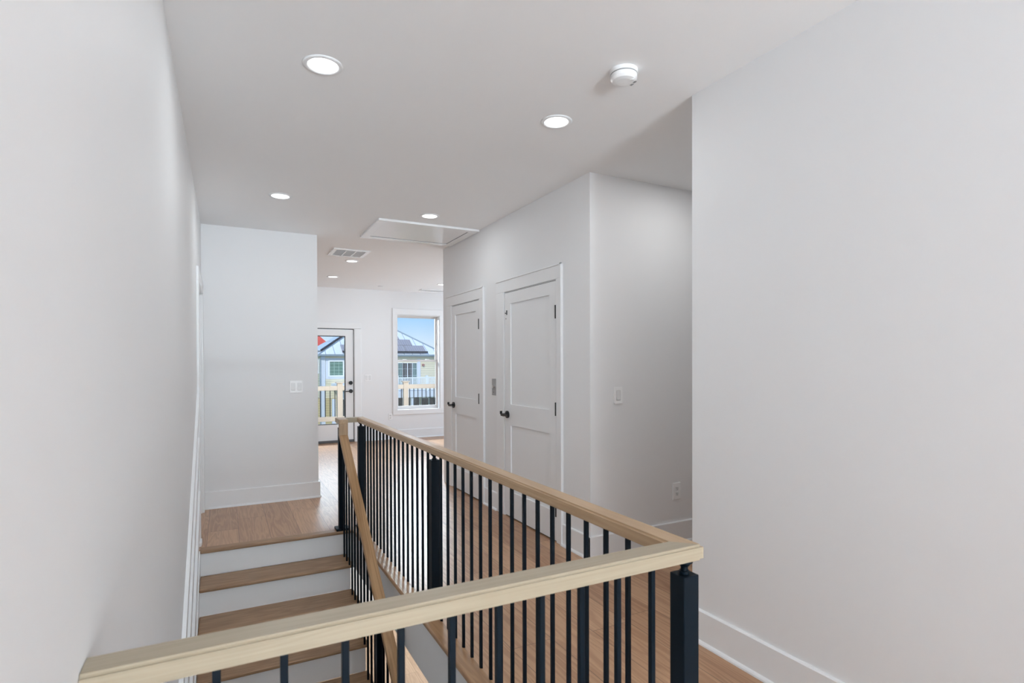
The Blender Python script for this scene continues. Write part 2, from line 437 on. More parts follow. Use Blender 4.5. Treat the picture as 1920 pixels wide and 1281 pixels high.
# small latch bracket and screw hole high on the near door
boxes('latch_plate', [(XD-.016, XD-.012, 4.478, 4.496, 1.835, 1.875), (XD-.021, XD-.012, 4.500, 4.510, 1.845, 1.855)], SLOT, d1)['label'] = 'small dark latch bracket'
box('screw_hole', (XD-.0135, XD-.012, 4.500, 4.508, 1.795, 1.805), DARKGAP, d1)

# left-wall door (seen edge-on beside the stub wall)
d4 = struct(empty('door_3', (XL, 5.5, 0)))
bm = bmesh.new()
bx(bm, XL, XL+.018, 4.97, 5.08, 0, 2.055, bev=.003); bx(bm, XL, XL+.018, 5.93, 6.035, 0, 2.055, bev=.003)
bx(bm, XL, XL+.018, 4.97, 6.035, 2.055, 2.165, bev=.003)
obj('casing', bm, TRIM, d4)
boxes('jamb', [(XL-.12, XL, 5.09, 5.096, 0, 2.05), (XL-.12, XL, 5.914, 5.92, 0, 2.05), (XL-.12, XL, 5.096, 5.914, 2.044, 2.05), (XL-.075, XL-.06, 5.896, 5.914, 0, 2.044)], TRIM, d4)
box('door_slab', (XL-.12, XL-.085, 5.099, 5.911, .01, 2.04), DOORM, d4)

# ------------------------------------------------------------------ exterior door and window in the far wall
d3 = struct(empty('door_4', (1.6, YF, 0)))
bm = bmesh.new()
bx(bm, DX0-.115, DX0-.004, YF-.018, YF, 0, DZ, bev=.003); bx(bm, DX1+.008, 2.181, YF-.018, YF, 0, DZ, bev=.003)
bx(bm, DX0-.115, 2.181, YF-.018, YF, DZ+.004, 2.125, bev=.003)
obj('casing', bm, TRIM, d3)
boxes('jamb', [(DX0, DX0+.004, YF, YF+.15, 0, DZ), (DX1-.004, DX1, YF, YF+.15, 0, DZ), (DX0+.004, DX1-.004, YF, YF+.15, DZ-.004, DZ)], DARKGAP, d3)
dx0, dx1, dz0, dz1 = DX0+.012, DX1-.012, .02, DZ-.014
gx0, gx1, gz0, gz1 = 1.285, 1.908, .325, 1.89
y0, y1 = YF+.004, YF+.049
slab = boxes('door_frame_slab', [(dx0, gx0, y0, y1, dz0, dz1), (gx1, dx1, y0, y1, dz0, dz1), (gx0, gx1, y0, y1, dz0, gz0), (gx0, gx1, y0, y1, gz1, dz1)], DOORM, d3)
boxes('glazing_bead', [(gx0, gx0+.012, y0-.002, y1, gz0, gz1), (gx1-.012, gx1, y0-.002, y1, gz0, gz1), (gx0+.012, gx1-.012, y0-.002, y1, gz0, gz0+.010), (gx0+.012, gx1-.012, y0-.002, y1, gz1-.012, gz1)], DARKGAP, slab)
box('door_glass', (gx0+.012, gx1-.012, y0+.02, y0+.026, gz0+.010, gz1-.012), GLASS, slab)
s = box('door_sweep', (dx0, dx1, YF-.012, y1, 0.004, .045), SLOT, slab); s['label'] = 'dark sweep at the foot of the door'
bm = bmesh.new(); cyl(bm, (1.996, y0-.012, 1.056), .034, .024, 'Y', 28)
obj('deadbolt', bm, BLACKHW, slab)['label'] = 'round black deadbolt'
bm = bmesh.new(); cyl(bm, (1.998, y0-.008, .908), .034, .016, 'Y', 28); cyl(bm, (1.998, y0-.03, .908), .012, .04, 'Y', 16)
bx(bm, 1.885, 2.01, y0-.062, y0-.046, .898, .914, bev=.005)
obj('lever_handle', bm, BLACKHW, slab)

w = struct(empty('window_1', (3.25, YF, .5)))
bm = bmesh.new()
cw = .085
bx(bm, WX0-cw, WX0-.006, YF-.018, YF, WZ0-.0, WZ1+.004, bev=.003); bx(bm, WX1+.006, WX1+cw, YF-.018, YF, WZ0-.0, WZ1+.004, bev=.003)
bx(bm, WX0-cw, WX1+cw, YF-.018, YF, WZ1+.004, WZ1+.115, bev=.003); bx(bm, WX0-cw, WX1+cw, YF-.018, YF, WZ0-.085, WZ0, bev=.003)
obj('window_casing', bm, TRIM, w)
boxes('window_jamb', [(WX0, WX0+.006, YF-.006, YF+.15, WZ0, WZ1), (WX1-.006, WX1, YF-.006, YF+.15, WZ0, WZ1), (WX0+.006, WX1-.006, YF-.006, YF+.15, WZ1-.006, WZ1), (WX0+.006, WX1-.006, YF-.012, YF+.15, WZ0, WZ0+.006)], TRIM, w)
yw = YF+.085
fw = boxes('window_frame', [(WX0, WX0+.018, yw, yw+.06, WZ0+.004, WZ1), (WX1-.018, WX1, yw, yw+.06, WZ0+.004, WZ1), (WX0+.018, WX1-.018, yw, yw+.06, WZ1-.018, WZ1), (WX0+.018, WX1-.018, yw, yw+.06, WZ0+.004, WZ0+.024)], VINYL, w)
def sash(name, z0, z1, yy, t=.034, bot=.034):
    a0, a1 = WX0+.018, WX1-.018
    s = boxes(name, [(a0, a0+t*.75, yy, yy+.026, z0, z1), (a1-t*.75, a1, yy, yy+.026, z0, z1), (a0+t*.75, a1-t*.75, yy, yy+.026, z1-t*.8, z1), (a0+t*.75, a1-t*.75, yy, yy+.026, z0, z0+bot)], VINYL, w)
    box('window_glass', (a0+t*.75, a1-t*.75, yy+.010, yy+.014, z0+bot, z1-t*.8), GLASS, s)
    return s
sash('upper_sash', 1.435, WZ1-.018, yw+.033)
ls = sash('lower_sash', WZ0+.024, 1.46, yw+.003, bot=.045)
for x in (3.02, 3.46):
    bm = bmesh.new(); bx(bm, x-.035, x+.035, yw-.004, yw+.028, 1.46, 1.476, bev=.006)
    obj('sash_lock', bm, VINYL, ls)

# ------------------------------------------------------------------ stairs
RISE, RUN, NY, TT = .197, .262, 4.722, .025
st = tag(empty('staircase', (.35, 2.9, LOW)), 'oak staircase with white risers descending beside the left wall', 'staircase')
SX0, SX1 = XL+.022, .895
for n in range(0, 15):
    yn = NY - n*RUN; zt = -n*RISE
    if n > 0:
        bm = bmesh.new(); bx(bm, SX0, SX1, yn, yn+RUN+.026, zt-TT, zt, bev=.009, seg=3)
        obj('tread', bm, TREAD_X, st)
    zb = zt-RISE if n < 14 else LOW
    if n < 14 or True:
        box('riser', (SX0, SX1-.02, yn+.026, yn+.042, max(zt-RISE, LOW), zt-TT), TRIM, st)
# landing nosing board along the top step
box('landing_nosing', (SX0+.0, .985, NY, NY+.09, -.0245, .003), TREAD_X, st, bev=.009, seg=3)
sl = RISE/RUN
boxes('stringer', [(SX1-.05, SX1-.021, NY-n*RUN+.046, NY-n*RUN+RUN+.046 if n else NY+.06, max(-n*RISE-TT-.40, LOW), -n*RISE-TT-.002) for n in range(0, 14)], TRIM, st)
# skirt board on the wall side
bm = bmesh.new(); e = 3.75
prism_yz(bm, [(NY+.02, -.004), (NY-e, .012-e*sl-.04), (NY-e, -.30-e*sl), (NY+.02, -.30)], XL+.0015, SX0-.0005)
obj('skirt_board', bm, TRIM, st)

# sloping mouldings on the left wall, above the stairs
def strip(name, ya, za, yb, zb, h, t, x0=XL):
    bm = bmesh.new()
    prism_yz(bm, [(ya, za), (yb, zb), (yb, zb-h), (ya, za-h)], x0, x0+t)
    return struct(obj(name, bm, TRIM))
strip('trim_4', 1.2, -1.04, 4.97, 1.165, .10, .018)
strip('trim_5', 1.2, -1.50, 4.97, .82, .14, .016)
strip('trim_6', 1.2, -2.05, 4.97, .40, .16, .018)
struct(box('trim_7', (XL, XL+.028, 4.83, 4.97, 0, .03), TRIM, bev=.006))

# ------------------------------------------------------------------ railings
RT, RB = .937, .897       # rail top / underside
def post(parent, cx, cy, z0, z1, s=.025):
    bm = bmesh.new(); bx(bm, cx-s, cx+s, cy-s, cy+s, z0, z1, bev=.0015, seg=1)
    return obj('newel_post', bm, BLACK, parent)
def connector(parent, cx, cy, z0, z1):
    bm = bmesh.new(); cyl(bm, (cx, cy, (z0+z1)/2), .009, z1-z0, 'Z', 20)
    cyl(bm, (cx, cy, z1-.004), .021, .008, 'Z', 24); cyl(bm, (cx, cy, z1-.013), .011, .010, 'Z', 24, .019)
    cyl(bm, (cx, cy, z0+.004), .0125, .008, 'Z', 20)
    return obj('rail_connector', bm, BLACK, parent)
def bal(parent, cx, cy, z0, z1, s=.0064):
    bm = bmesh.new(); bx(bm, cx-s, cx+s, cy-s, cy+s, z0, z1, bev=.0008, seg=1)
    return obj('baluster', bm, BLACK, parent)

g = tag(empty('landing_railing', (1.03, 1.04, 0)), 'level oak guard railing with black square balusters around the stair opening', 'railing')
RX, RY, hw = 1.03, 1.04, .0325
bm = bmesh.new()          # front rail, mitred at the corner
prism_xy(bm, [(XL+.001, RY-hw), (RX+hw, RY-hw), (RX-hw, RY+hw), (XL+.001, RY+hw)], RB, RT)
es = [e for e in bm.edges if abs(e.verts[0].co.z-e.verts[1].co.z) < 1e-6 and abs(e.verts[0].co.y-e.verts[1].co.y) < 1e-6]
bmesh.ops.bevel(bm, geom=es, offset=.006, segments=3, affect='EDGES')
obj('front_handrail', bm, RAIL_X, g)['label'] = 'near oak rail crossing the foreground'
YRE = 4.850
bm = bmesh.new()
prism_xy(bm, [(RX-hw, RY+hw), (RX+hw, RY-hw), (RX+hw, YRE), (RX-hw, YRE-2*hw)], RB, RT)
es = [e for e in bm.edges if abs(e.verts[0].co.z-e.verts[1].co.z) < 1e-6 and abs(e.verts[0].co.x-e.verts[1].co.x) < 1e-6]
bmesh.ops.bevel(bm, geom=es, offset=.006, segments=3, affect='EDGES')
obj('long_handrail', bm, RAIL_Y, g)['label'] = 'long oak rail running away down the hall'
bm = bmesh.new()
prism_xy(bm, [(.899, YRE-2*hw), (RX-hw, YRE-2*hw), (RX+hw, YRE), (.899, YRE)], RB, RT)
obj('return_handrail', bm, RAIL_X, g)['label'] = 'short oak rail at the head of the stairs'
for (cx, cy) in ((RX, RY), (RX, 2.925), (RX, 4.795)):
    p = post(g, cx, cy, .003, .86); connector(p, cx, cy, .86, RB)
    b = boxes('base_plate', [(cx-.04, cx+.04, cy-.04, cy+.04, .0, .012)], BLACK, p)
for k in range(16): bal(g, RX, 1.2606+.104*k, .0, RB)
for k in range(17): bal(g, RX, 3.033+.1002*k, .0, RB)
for k in range(11): bal(g, .923-.1043*k, RY, .0, RB)

s = tag(empty('stair_railing', (.865, 4.76, 0)), 'sloping oak handrail with black balusters following the stairs down', 'railing')
SXc = .864; top_y = 4.66; z_t = .809; ss = .765
# gooseneck: level cap, vertical drop, then the slope
bm = bmesh.new(); bx(bm, SXc-.0375, SXc+.0335, top_y-.002, YRE, RB+.004, RT+.001, bev=.003)
obj('rail_cap', bm, RAIL_Y, s)
bm = bmesh.new(); prism_yz(bm, [(top_y, RB+.004), (top_y, z_t), (top_y+.055, z_t+.0), (top_y+.055, RB+.004)], SXc-.0325, SXc+.0325)
obj('rail_drop', bm, RAIL_Z, s)
ye = 1.45
bm = bmesh.new()
th = .05
prism_yz(bm, [(top_y, z_t), (ye, z_t-(top_y-ye)*ss), (ye, z_t-th-(top_y-ye)*ss), (top_y+.055, z_t-th+.055*ss), (top_y+.055, z_t)], SXc-.0325, SXc+.0325)
es = [e for e in bm.edges if abs(e.verts[0].co.x-e.verts[1].co.x) < 1e-6 and (e.verts[0].co-e.verts[1].co).length > 1]
bmesh.ops.bevel(bm, geom=es, offset=.003, segments=2, affect='EDGES')
obj('handrail', bm, RAIL_S, s)
def rail_under(y): return z_t - th - (top_y-y)*ss + .004
p = post(s, SXc, 4.775, .0038, .86); connector(p, SXc, 4.775, .86, RB+.004)
boxes('base_plate', [(SXc-.05, SXc+.055, 4.727, 4.835, .0038, .022)], BLACK, p)
for k in range(31):
    y = 4.672 - .1045*k
    n = max(1, math.floor((NY - y)/RUN) + 0) if y < NY else 0
    # tread n spans y in [NY-n*RUN, NY-(n-1)*RUN]
    n = math.ceil((NY - y)/RUN - 1e-6)
    zb = -n*RISE+.0008
    if abs(y-3.50) < .05: continue
    bal(s, SXc, y, zb, rail_under(y))
n = math.ceil((NY-3.50)/RUN)
p = post(s, SXc, 3.50, -n*RISE+.0008, rail_under(3.50-.025)-.03); connector(p, SXc, 3.50, rail_under(3.475)-.035, rail_under(3.5))

# ------------------------------------------------------------------ ceiling fixtures
def can(x, y, label, mat=DIFF, grp='round recessed ceiling lights'):
    l = bpy.data.lights.new('can_lamp', 'AREA'); l.shape = 'DISK'; l.size = .13
    l.energy = {'lamp_diffuser': P_CAN, 'lamp_diffuser_far': P_FAR, 'lamp_diffuser_passage': P_PASS}[mat.name]
    l.color = {'lamp_diffuser': (.93, .985, 1.02), 'lamp_diffuser_far': (.86, .985, 1.1), 'lamp_diffuser_passage': (.96, .975, .98)}[mat.name]
    lo = bpy.data.objects.new('can_lamp', l); C.objects.link(lo); lo.location = (x, y, CEIL-.009)
    t = tag(empty('ceiling_light', (x, y, CEIL)), label, 'ceiling light', grp)
    bm = bmesh.new(); ring(bm, (x, y, CEIL), [(.066, -.004), (.072, -.007), (.084, -.005), (.088, 0), (.066, 0), (.066, -.004)])
    bmesh.ops.remove_doubles(bm, verts=bm.verts, dist=1e-6)
    obj('trim_ring', bm, TRIM, t, smooth=True)
    bm = bmesh.new(); ring(bm, (x, y, CEIL), [(0, -.005), (.05, -.005), (.0655, -.0035), (.0655, -.001), (0, -.001)])
    obj('diffuser', bm, mat, t)
    return t
can(.403, 2.612, 'large bright recessed ceiling light nearest the camera, beside the left wall')
can(1.650, 2.630, 'bright recessed ceiling light just beyond the smoke detector')
can(.405, 4.790, 'recessed ceiling light above the foot of the hall near the left stub wall')
can(1.668, 4.828, 'recessed ceiling light touching the near edge of the attic hatch')
can(1.487, 7.394, 'small far recessed light directly beside the ceiling air return grille', DIFF2)
can(1.490, 8.855, 'farthest left recessed light in the far room, above the glass door', DIFF2)
can(3.290, 8.905, 'far recessed light half hidden by the door wall edge', DIFF2)
can(2.95, 2.64, 'recessed ceiling light in the side passage', DIFF3)

t = tag(empty('smoke_detector', (1.643, 2.035, CEIL)), 'round white smoke detector on the hall ceiling', 'smoke detector')
bm = bmesh.new(); ring(bm, (1.643, 2.035, CEIL), [(0, 0), (.064, 0), (.064, -.014), (.061, -.017), (0, -.017)])
obj('mounting_base', bm, PLATE, t, smooth=False)
bm = bmesh.new(); ring(bm, (1.643, 2.035, CEIL), [(0, -.0175), (.056, -.0175), (.056, -.020), (.060, -.021), (.060, -.038), (.052, -.048), (.034, -.052), (0, -.053)])
body = obj('detector_body', bm, PLATE, t)
bm = bmesh.new(); cyl(bm, (1.663, 2.0, CEIL-.051), .009, .006, 'Z', 20); obj('test_button', bm, PLATE2, body)
bm = bmesh.new(); ring(bm, (1.643, 2.035, CEIL), [(.0565, -.0172), (.0605, -.0172), (.0605, -.0208), (.0565, -.0208)]); obj('sensor_gap', bm, VENTD, body)
bm = bmesh.new()
for a in (-.4, .1):
    bx(bm, 1.643+.05*math.cos(a)-.006, 1.643+.05*math.cos(a)+.006, 2.035+.05*math.sin(a)-.008, 2.035+.05*math.sin(a)+.008, CEIL-.050, CEIL-.0455)
obj('indicator_window', bm, VENTD, body)

t = tag(empty('sprinkler_cap', (2.400, 9.55, CEIL)), 'tiny round white disc on the far room ceiling above the window', 'sprinkler cap')  # round sprinkler cap on the ceiling
bm = bmesh.new(); ring(bm, (2.400, 9.55, CEIL), [(0, 0), (.045, 0), (.045, -.006), (.038, -.012), (0, -.012)]); obj('cover_cap', bm, PLATE2, t)

# attic hatch
t = tag(empty('attic_hatch', (1.78, 5.5, CEIL)), 'rectangular attic hatch with raised white frame', 'attic hatch')
hx0, hx1, hy0, hy1 = 1.272, 2.285, 5.100, 5.905; fw_ = .082
bm = bmesh.new(); zt = CEIL-.02
bx(bm, hx0, hx1, hy0, hy0+fw_, zt, CEIL, bev=.003); bx(bm, hx0, hx1, hy1-fw_, hy1, zt, CEIL, bev=.003)
bx(bm, hx0, hx0+fw_, hy0+fw_, hy1-fw_, zt, CEIL, bev=.003); bx(bm, hx1-fw_, hx1, hy0+fw_, hy1-fw_, zt, CEIL, bev=.003)
obj('hatch_frame', bm, HATCHM, t)
box('hatch_panel', (hx0+fw_+.006, hx1-fw_-.006, hy0+fw_+.001, hy1-fw_-.012, CEIL-.012, CEIL-.001), HATCHM, t)
boxes('hatch_gap_shade', [(hx0+fw_, hx1-fw_, hy1-fw_-.012, hy1-fw_, CEIL-.0125, CEIL-.001), (hx1-fw_-.006, hx1-fw_, hy0+fw_, hy1-fw_-.012, CEIL-.0125, CEIL-.001)], DARKGAP, t)  # dark strips paint in the shade between panel and frame

def grille(x0, x1, y0, y1, label, cells=3):
    t = tag(empty('air_vent', ((x0+x1)/2, (y0+y1)/2, CEIL)), label, 'air vent')
    b = .045; w_ = (x1-x0-2*b); cwid = w_/cells; gap = .014
    bm = bmesh.new(); z0 = CEIL-.012
    bx(bm, x0, x1, y0, y0+b, z0, CEIL, bev=.002); bx(bm, x0, x1, y1-b, y1, z0, CEIL, bev=.002)
    bx(bm, x0, x0+b, y0+b, y1-b, z0, CEIL, bev=.002); bx(bm, x1-b, x1, y0+b, y1-b, z0, CEIL, bev=.002)
    for k in range(1, cells): bx(bm, x0+b+k*cwid-gap/2, x0+b+k*cwid+gap/2, y0+b, y1-b, z0, CEIL)
    obj('vent_frame', bm, HATCHM, t)
    box('vent_backing', (x0+b, x1-b, y0+b, y1-b, CEIL-.003, CEIL-.001), VENTD, t)
    bm = bmesh.new(); n = 18
    for k in range(n):
        yy = y0+b+(k+.5)*(y1-y0-2*b)/n
        bx(bm, x0+b, x1-b, yy-.0035, yy+.0035, CEIL-.010, CEIL-.003)
    obj('vent_louvers', bm, VENTL, t)
    return t
grille(1.130, 1.555, 6.64, 7.085, 'large three-panel air return grille on the ceiling')
grille(3.16, 3.62, 9.60, 9.78, 'slim air vent at the far edge of the far room ceiling', 1)

# ------------------------------------------------------------------ switches, outlets, call plate
def plate_y(name, x0, x1, z0, z1, y, label, cat, rockers=0, sockets=0):
    """plate on a wall facing -y"""
    t = tag(empty(name, ((x0+x1)/2, y, (z0+z1)/2)), label, cat)
    box('cover_plate', (x0, x1, y-.0065, y, z0, z1), PLATE, t, bev=.0015)
    for k in range(rockers):
        cx = x0+(x1-x0)*(k+.5)/rockers; cz = (z0+z1)/2
        bm = bmesh.new()
        prism_yz(bm, [(y-.0055, cz-.033), (y-.0105, cz-.031), (y-.007, cz), (y-.008, cz+.033), (y-.0055, cz+.033)], cx-.0155, cx+.0155)
        r = obj('rocker', bm, PLATE2, t)
        boxes('rocker_gap_shade', [(cx-.019, cx-.0165, y-.0075, y-.0055, cz-.036, cz+.036), (cx+.0165, cx+.019, y-.0075, y-.0055, cz-.036, cz+.036), (cx-.0165, cx+.0165, y-.0075, y-.0055, cz-.038, cz-.035), (cx-.0165, cx+.0165, y-.0075, y-.0055, cz+.035, cz+.038)], FRAMEG, t)  # grey strips paint the shade line round the rocker
    if sockets:
        cx = (x0+x1)/2; cz = (z0+z1)/2
        for dz in (.0205, -.0205):
            bm = bmesh.new(); bx(bm, cx-.0165, cx+.0165, y-.009, y-.0055, cz+dz-.015, cz+dz+.015, bev=.003)
            so = obj('socket', bm, PLATE2, t)
            boxes('socket_slots', [(cx-.0075, cx-.0045, y-.0096, y-.0088, cz+dz, cz+dz+.009), (cx+.0045, cx+.0075, y-.0096, y-.0088, cz+dz, cz+dz+.007), (cx-.003, cx+.003, y-.0096, y-.0088, cz+dz-.010, cz+dz-.004)], SLOT, so)
    return t
plate_y('light_switch', .592, .712, 1.098, 1.222, YS, 'double white rocker switch on the grey-lit stub wall by the stairs', 'light switch', 2)
plate_y('light_switch', 2.498, 2.574, 1.098, 1.218, YW, 'single white rocker switch on the wall right of the near door', 'light switch', 1)
plate_y('light_switch', 2.245, 2.362, 1.085, 1.200, YF, 'double white switch on the far wall beside the glass door', 'light switch', 2)
plate_y('wall_outlet', 3.063, 3.140, .335, .463, YW, 'white double outlet low on the wall right of the doors', 'outlet', 0, 2)
plate_y('wall_outlet', 2.675, 2.745, .36, .475, YF, 'faint white outlet below the far window casing', 'outlet', 0, 2)

t = tag(empty('call_plate', (XD, 4.79, 1.17)), 'brushed steel call plate with round button between the two white doors', 'call plate')
box('steel_plate', (XD-.004, XD, 4.745, 4.828, 1.088, 1.248), STEEL, t, bev=.001)
bm = bmesh.new(); cyl(bm, (XD-.008, 4.787, 1.172), .0165, .012, 'X', 28); obj('round_button', bm, STEELD, t)
bm = bmesh.new(); cyl(bm, (XD-.005, 4.787, 1.118), .005, .003, 'X', 16); obj('key_switch', bm, SLOT, t)

# ------------------------------------------------------------------ outside: deck
DY = 12.75; DZF = -.04
struct(box('floor_deck', (-3, 8, YF+.185, DY+.3, DZF-.15, DZF), DECKM))
t = tag(empty('deck_railing', (3, DY, DZF)), 'tan wrapped deck railing with thin black balusters outside', 'railing')
posts = (-1.0, .62, 2.278, 3.786, 5.4, 7.0)
for cx in posts:
    bm = bmesh.new(); bx(bm, cx-.058, cx+.058, DY-.058, DY+.058, DZF, .965, bev=.004)
    p = obj('deck_post', bm, DECKP, t)
    bm = bmesh.new(); bx(bm, cx-.085, cx+.085, DY-.085, DY+.085, .965, .988, bev=.004)
    obj('post_cap', bm, DECKP, p)
for a, b in zip(posts, posts[1:]):
    box('top_rail', (a+.058, b-.058, DY-.045, DY+.045, .805, .905), DECKP, t, bev=.004)
    box('bottom_rail', (a+.058, b-.058, DY-.03, DY+.03, .12, .222), DECKP, t, bev=.004)
    n = int(round((b-a)/.1035))
    for k in range(1, n):
        x = a+(b-a)*k/n
        bm = bmesh.new(); bx(bm, x-.008, x+.008, DY-.008, DY+.008, .222, .805); obj('baluster', bm, BLACK, t)
box('toe_board', (-1, 7, DY-.10, DY-.065, DZF, .07), DECKP, t)

# ------------------------------------------------------------------ outside: neighbour house
HY = 40.
h = tag(empty('neighbour_house', (10, HY, -6)), 'yellow sided house with metal hip roof and solar panels seen outside', 'house')
HX0, HX1, HYB = 5.98, 14.9, HY+9.2
box('house_wall', (HX0, HX1, HY+.3, HYB, -6, 2.0), SIDE, h)
box('lower_wall', (HX0-.6, HX1+1.5, HY+.28, HYB-.2, -6, -1.0), SIDE2, h)
ez = 2.09; ap = (10.56, 44.9, 5.06)
E0, E1, EY0, EY1 = 5.80, 15.05, HY-.05, HYB+.45
def slab_tri(name, a, b, c, mat, parent, t=.06):
    bm = bmesh.new(); a, b, c = map(Vector, (a, b, c)); n = (b-a).cross(c-a).normalized()
    A = [bm.verts.new(v) for v in (a, b, c)]; B = [bm.verts.new(v-n*t) for v in (a, b, c)]
    bm.faces.new(A); bm.faces.new(B[::-1])
    for i in range(3): bm.faces.new((A[i], B[i], B[(i+1) % 3], A[(i+1) % 3]))
    return obj(name, bm, mat, parent)
c00, c10, c11, c01 = (E0, EY0, ez), (E1, EY0, ez), (E1, EY1, ez), (E0, EY1, ez)
slab_tri('roof_front', c00, c10, ap, ROOFM, h); slab_tri('roof_side', c01, c00, ap, ROOFS, h)
slab_tri('roof_side', c10, c11, ap, ROOFS, h); slab_tri('roof_back', c11, c01, ap, ROOFM, h)
box('soffit', (E0+.02, E1-.02, EY0+.02, EY1-.02, ez-.16, ez-.06), GUTTER, h)
box('gutter', (E0-.05, E1+.05, EY0-.09, EY0, ez-.13, ez-.02), GUTTER, h)
box('ridge_cap', (ap[0]-.1, ap[0]+.1, ap[1]-.1, ap[1]+.1, ap[2]-.03, ap[2]+.05), GUTTER, h)
def ridge(p, q, r=.05):
    bm = bmesh.new(); p, q = Vector(p), Vector(q); d = q-p
    m = Matrix.Translation((p+q)/2) @ d.to_track_quat('Z', 'Y').to_matrix().to_4x4()
    bmesh.ops.create_cone(bm, cap_ends=True, segments=8, radius1=r, radius2=r, depth=d.length, matrix=m)
    return obj('hip_cap', bm, GUTTER, h)
ridge(c00, ap); ridge(c10, ap, .07)
# solar arrays: each panel lies on the roof plane
def on_front(x, z, lift=.12):
    f = (z-ez)/(ap[2]-ez); return (x, EY0+f*(ap[1]-EY0)-lift*.5, z+lift)
def quad_slab(name, pts, mat, parent, t=.05):
    bm = bmesh.new(); P = [Vector(p) for p in pts]; n = (P[1]-P[0]).cross(P[2]-P[0]).normalized()
    A = [bm.verts.new(v) for v in P]; B = [bm.verts.new(v-n*t) for v in P]
    bm.faces.new(A); bm.faces.new(B[::-1])
    for i in range(4): bm.faces.new((A[i], B[i], B[(i+1) % 4], A[(i+1) % 4]))
    return obj(name, bm, mat, parent)
KX = 1.045
def frow(x0, x1, z0, z1):
    q = quad_slab('solar_panel', [on_front(x0, z0), on_front(x1, z0), on_front(x1-.0, z1), on_front(x0-.0, z1)], SOLAR, h)
    return q
z0 = 2.24
for (z1, z2, xa, xb, n) in ((2.20, 2.66, 7.35, 13.55, 4), (2.69, 3.14, 8.0, 12.75, 3), (3.17, 3.6, 9.0, 11.95, 2)):
    for k in range(n):
        a = xa+(xb-xa)*k/n; b = xa+(xb-xa)*(k+1)/n-.05
        frow(a, b, z1, z2)
a = on_front(7.35, 2.16, .10); b = on_front(13.6, 2.2, .10)
box('array_skirt', (7.35, 13.6, a[1]-.10, a[1], a[2]-.06, a[2]+.07), SOLARD, h)
# array on the left roof face
def on_left(y, z, lift=.12):
    f = (z-ez)/(ap[2]-ez); return (E0+f*(ap[0]-E0)-lift*.6, y, z+lift)
for k in range(3):
    f0, f1 = .06+.27*k, .06+.27*(k+1)-.015
    zA, zB = ez+f0*(ap[2]-ez), ez+f1*(ap[2]-ez)
    ya, yb = EY0+.45+f0*(ap[1]-EY0), EY0+.45+f1*(ap[1]-EY0)
    q = quad_slab('solar_panel', [on_left(ya, zA), on_left(yb, zB), on_left(EY1-1.2-f1*3.2, zB), on_left(EY1-1.2-f0*3.2, zA)], SOLARW, h)
    P, Q = Vector(on_left(ya-.05, zA, .1)), Vector(on_left(yb-.05, zB, .1)); d = Q-P
    bm = bmesh.new(); bmesh.ops.create_cone(bm, cap_ends=True, segments=6, radius1=.085, radius2=.085, depth=d.length, matrix=Matrix.Translation((P+Q)/2) @ d.to_track_quat('Z', 'Y').to_matrix().to_4x4())
    obj('array_edge', bm, SOLARD, h)
# corner boards, frieze, downspout
box('corner_board', (HX0-.02, HX0+.24, HY+.22, HY+.5, -6, ez-.16), HTRIM, h)
box('downspout', (HX0-.12, HX0-.03, HY+.25, HY+.34, -6, ez-.3), GUTTER, h)
yf = HY+.3
def hwin(x0, x1, z0, z1, glass, f=.08, surround=None, cols=0):
    wn = empty('house_window', ((x0+x1)/2, yf, z0)); wn.parent = h; wn.matrix_parent_inverse = h.matrix_basis.inverted()
    if surround:
        s0, s1, s2, s3 = surround
        boxes('outer_trim', [(s0, x0-f, yf-.03, yf, s2, s3), (x1+f, s1, yf-.03, yf, s2, s3), (x0-f, x1+f, yf-.03, yf, s2, z0-f), (x0-f, x1+f, yf-.03, yf, z1+f, s3)], HTRIM, wn)
    boxes('frame', [(x0-f, x0, yf-.07, yf, z0-f, z1+f), (x1, x1+f, yf-.07, yf, z0-f, z1+f), (x0, x1, yf-.07, yf, z0-f, z0), (x0, x1, yf-.07, yf, z1, z1+f)] +
          [(x0+(x1-x0)*k/cols-.025, x0+(x1-x0)*k/cols+.025, yf-.06, yf, z0, z1) for k in range(1, cols)], HWHITE, wn)
    box('pane', (x0, x1, yf-.03, yf-.005, z0, z1), glass, wn)
    return wn
hwin(6.53, 7.42, .60, 1.56, HWIN, .1, (6.25, 7.66, .34, 1.80))
hwin(10.6, 11.72, -.55, 1.44, HTEAL, .05)
hwin(11.77, 12.45, -.55, 1.44, HDOOR, .03, None, 2)
hwin(12.50, 12.84, -.55, 1.44, HTEAL, .03)
box('door_side_trim', (12.88, 13.12, yf-.05, yf, -.6, 1.75), HTRIM, h)
bm = bmesh.new(); cyl(bm, (13.33, yf-.06, 1.30), .09, .16, 'Y', 12); obj('porch_lamp', bm, plain('lamp_copper', srgb(170, 120, 110), .5), h)
# side wall slit window
sw = boxes('side_window', [(HX0-.04, HX0, HY+1.5, HY+2.3, .7, 1.78)], HWHITE, h)
box('side_pane', (HX0-.06, HX0-.04, HY+1.7, HY+2.1, .95, 1.55), HDARK, sw)
